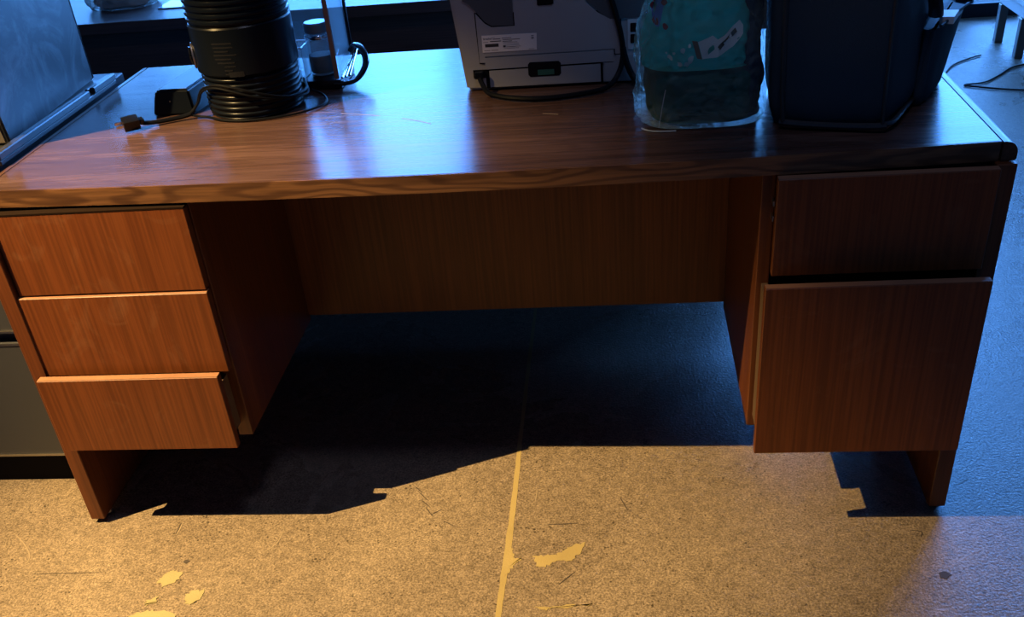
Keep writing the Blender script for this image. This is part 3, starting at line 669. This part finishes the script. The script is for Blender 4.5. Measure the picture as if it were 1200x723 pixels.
bm = bmesh.new(); tube(bm, smooth_path([(1.203, .178, .7425), (1.215, .164, .7425), (1.235, .157, .7425), (1.262, .1555, .7425)], 6), .0014, n=1); tube(bm, smooth_path([(1.232, .1545, .750), (1.236, .1525, .775), (1.24, .152, .80), (1.243, .153, .815)], 6), .0008, n=1, sides=5)
obj('film_seam', bm, M['clearwrap'], bag, smooth=True)

# black fabric bag
BZ = DH + .001
bb = thing('black_tote_bag', (1.60, .30, DH), 'large black fabric bag standing on the right end of the desk', 'bag')
def quadloft(base, top, z0, z1, n=28, m=30, bulge=.008, amp=.004, seed=2.0, bottom_round=.012, open_top=False):
    """soft box between two 4-corner outlines (rounded corners, puffed sides)"""
    def outline(c):
        P = []; c = [Vector((x, y, 0)) for x, y in c]
        for i in range(4):
            a, b_ = c[i], c[(i + 1) % 4]; prv = c[i - 1]
            d1 = (a - prv).normalized(); d2 = (b_ - a).normalized(); r = .028
            for k in range(5):
                t = k / 4; p0 = a - d1 * r; p2 = a + d2 * r; P.append(p0 * (1 - t) ** 2 + a * 2 * t * (1 - t) + p2 * t * t)
            p0 = a + d2 * r; p1 = b_ - d2 * r; nrm = Vector((d2.y, -d2.x, 0))
            for k in range(1, n):
                t = k / n; P.append(p0.lerp(p1, t) + nrm * bulge * math.sin(math.pi * t))
        return P
    A = outline(base); B = outline(top); bm = bmesh.new(); V = []; ctr = sum(A, Vector()) / len(A)
    for i in range(m):
        t = i / (m - 1); row = []
        ins = bottom_round * max(0, 1 - t * 8) ** 2
        for a, b_ in zip(A, B):
            p = a.lerp(b_, t); d = (p - ctr); d.z = 0; d.normalize()
            q = Vector((p.x * 10, p.y * 10, (z0 + (z1 - z0) * t) * 5)) + Vector((seed, 0, 0))
            w = (noise.noise(q) + .5 * noise.noise(q * 2.2)) * amp
            row.append(bm.verts.new((p.x - d.x * ins + d.x * w, p.y - d.y * ins + d.y * w, z0 + (z1 - z0) * t)))
        V.append(row)
    N = len(A)
    for i in range(m - 1):
        for k in range(N): bm.faces.new((V[i][k], V[i][(k + 1) % N], V[i + 1][(k + 1) % N], V[i + 1][k]))
    bm.faces.new(V[0][::-1])
    if not open_top: bm.faces.new(V[-1])
    bmesh.ops.recalc_face_normals(bm, faces=bm.faces); return bm
BA = [(1.420, .162), (1.603, .106), (1.730, .345), (1.46, .46)]
BT = [(1.409, .170), (1.600, .112), (1.722, .345), (1.455, .46)]
body = obj('main_body', quadloft(BA, BT, BZ, 1.10), M['cloth'], bb, smooth=True, angle=60)
SA = [(1.665, .215), (1.700, .230), (1.768, .385), (1.735, .400)]
ST = [(1.668, .205), (1.712, .225), (1.791, .380), (1.742, .400)]
sp_ = obj('side_pocket', quadloft(SA, ST, BZ, .872, n=12, m=16, bulge=.004, amp=.003, seed=7), M['cloth'], bb, smooth=True, angle=60)
obj('pocket_flap', tube_bm([(1.700, .212, .877), (1.722, .25, .877), (1.760, .32, .876), (1.792, .378, .872)], .0025, n=6), M['cloth'], sp_, smooth=True)
def edge_tube(pts, r, name, mat='nylon', flat_=1.0):
    return obj(name, tube_bm(pts, r, n=8, flat=flat_), M[mat], bb, smooth=True)
edge_tube([(1.436, .146, BZ + 0.011), (1.465, .136, BZ + 0.009), (1.52, .120, BZ + 0.008), (1.575, .104, BZ + 0.009), (1.603, .098, BZ + 0.011)], .0062, 'bottom_piping')
edge_tube([(1.600, .098, BZ + 0.013), (1.620, .122, BZ + 0.011), (1.66, .2, BZ + 0.011), (1.7, .275, BZ + 0.011)], .0045, 'bottom_piping')
edge_tube([(1.441, .142, BZ + .012), (1.438, .143, .80), (1.435, .146, .88), (1.433, .148, .97), (1.432, .150, 1.09)], .0045, 'corner_seam')
edge_tube([(1.596, .097, BZ + .012), (1.594, .098, .80), (1.593, .100, .90), (1.592, .103, 1.09)], .003, 'corner_seam')
edge_tube([(1.655, .165, .98), (1.685, .21, .915), (1.70, .25, .885)], .012, 'shoulder_strap', 'nylon', .35)
pp = obj('folded_paper', extrude_poly([(1.706, .246), (1.728, .240), (1.748, .285), (1.722, .292)], .8722, .884, 'Z'), M['paper'], base=(1.727, .265, .872)); tag(pp, 'crumpled white paper lying on the side pocket of the black bag', 'paper')

# ------------------------------------------------------------------ second desk behind, with wrapped items
d2 = thing('back_desk', (.35, 1.75, FZ), 'dark wooden desk standing behind the big desk, mostly hidden', 'desk')
DX0, DX1, DY0, DY1 = -1.05, 1.60, 1.36, 2.12
obj('tabletop', box(DX0, DX1, DY0, DY1, .708, .74, .002, 1), M['deskdark'], d2)
obj('front_panel', box(DX0 + .04, DX1 - .04, DY0 + .035, DY0 + .055, .02, .7075), M['deskdark'], d2)
obj('end_panel', box(DX0 + .005, DX0 + .035, DY0 + .02, DY1 - .02, FZ, .7075), M['deskdark'], d2)
obj('end_panel', box(DX1 - .035, DX1 - .005, DY0 + .02, DY1 - .02, FZ, .7075), M['deskdark'], d2)
wr = obj('wrapped_bundle', loft([(.7405, .10, .075, 0, 0), (.755, .115, .09, 0, 0), (.80, .10, .08, 0, 0), (.84, .05, .04, .01, 0), (.86, .01, .01, .01, 0)], -.36, 1.60, 60, 30, .012, 18, 4, 2.2, .03), M['clearwrap'], base=(-.36, 1.60, .74), smooth=True, angle=50)
tag(wr, 'crumpled plastic-wrapped bundle on the dark desk behind, beside the machine', 'bundle')
obj('core', loft([(.743, .08, .055, 0, 0), (.76, .09, .065, 0, 0), (.79, .07, .05, 0, 0), (.81, .03, .02, 0, 0)], -.36, 1.60, 36, 18, .008, 18, 9, 2.2, .02), M['blackp'], wr, smooth=True)
fb = obj('flat_sheet', box(-.215, -.06, 1.50, 1.66, .7403, .7435, .001, 1), plain('clear_blue_sheet', (.35, .42, .5), .2), base=(-.14, 1.58, .74)); tag(fb, 'thin pale sheet lying on the desk behind, left of the black cylinder', 'sheet')

# ------------------------------------------------------------------ far right: white cabinet on legs, dark stand, floor cables
wc = thing('white_sideboard', (3.2, 2.9, FZ), 'pale sideboard on straight legs at the top right corner', 'sideboard')
obj('body', box(2.905, 3.35, 2.30, 3.405, .155, .85, .003, 1), M['white'], wc)
bm = bmesh.new()
for (a, b_) in ((2.30, 2.66), (2.70, 3.035), (3.075, 3.37)):
    bx(bm, 2.895, 2.9045, a, b_, .205, .82, .002, 1)
for i, (a, b_) in enumerate(((2.34, 2.66), (2.695, 3.035), (3.07, 3.37))):
    f_ = obj('side_panel', box(2.893, 2.9045, a, b_, .205, .82, .003, 1), M['white'], wc)
bm.free()
plain_leg = plain('shade_grey_leg', (.10, .105, .11), .25, spec=.8)  # grey instead of the body's white imitates unlit leg fronts
for (x, y) in ((2.90, 3.357), (2.90, 3.085), (2.90, 2.36), (3.30, 3.357), (3.30, 2.36)):
    obj('leg', box(x, x + .035, y, y + .035, FZ, .1545, .002, 1), plain_leg, wc)
ds = thing('dark_stand', (2.95, 3.95, FZ), 'dark stand with a flat base and upright post at the top right, behind the sideboard', 'stand')
obj('base', box(2.80, 3.16, 3.83, 4.10, FZ, .055, .006, 2), M['blackp'], ds)
obj('post', box(2.865, 2.955, 3.90, 4.0, .0555, .75, .004, 1), M['blackp'], ds)
obj('top', box(2.70, 3.2, 3.78, 4.12, .7505, .78, .004, 1), M['blackp'], ds)
fc1 = obj('floor_cable', tube_bm([(2.30, 2.70, FZ + .005), (2.52, 2.86, FZ + .005), (2.62, 3.02, FZ + .005), (2.70, 3.10, FZ + .005), (2.78, 3.155, FZ + .005)], .0036, n=8), M['cord'], base=(2.55, 2.9, FZ), smooth=True)
tag(fc1, 'short black cable on the floor just past the black bag', 'cable')
fc2 = obj('floor_cable', tube_bm([(3.3, 3.02, FZ + .005), (3.05, 3.0, FZ + .005), (2.87, 2.96, FZ + .005), (2.76, 2.84, FZ + .005), (2.68, 2.76, FZ + .005), (2.60, 2.742, FZ + .005), (2.605, 2.725, FZ + .005), (2.66, 2.69, FZ + .005), (2.75, 2.645, FZ + .005), (2.90, 2.60, FZ + .005), (3.2, 2.56, FZ + .005)], .0038, n=8), M['cord'], base=(2.8, 2.75, FZ), smooth=True)
tag(fc2, 'looped black cable on the floor below the legs of the sideboard', 'cable')
for k in [k for k in bpy.data.objects]:
    if 'wloc' in k: del k['wloc']
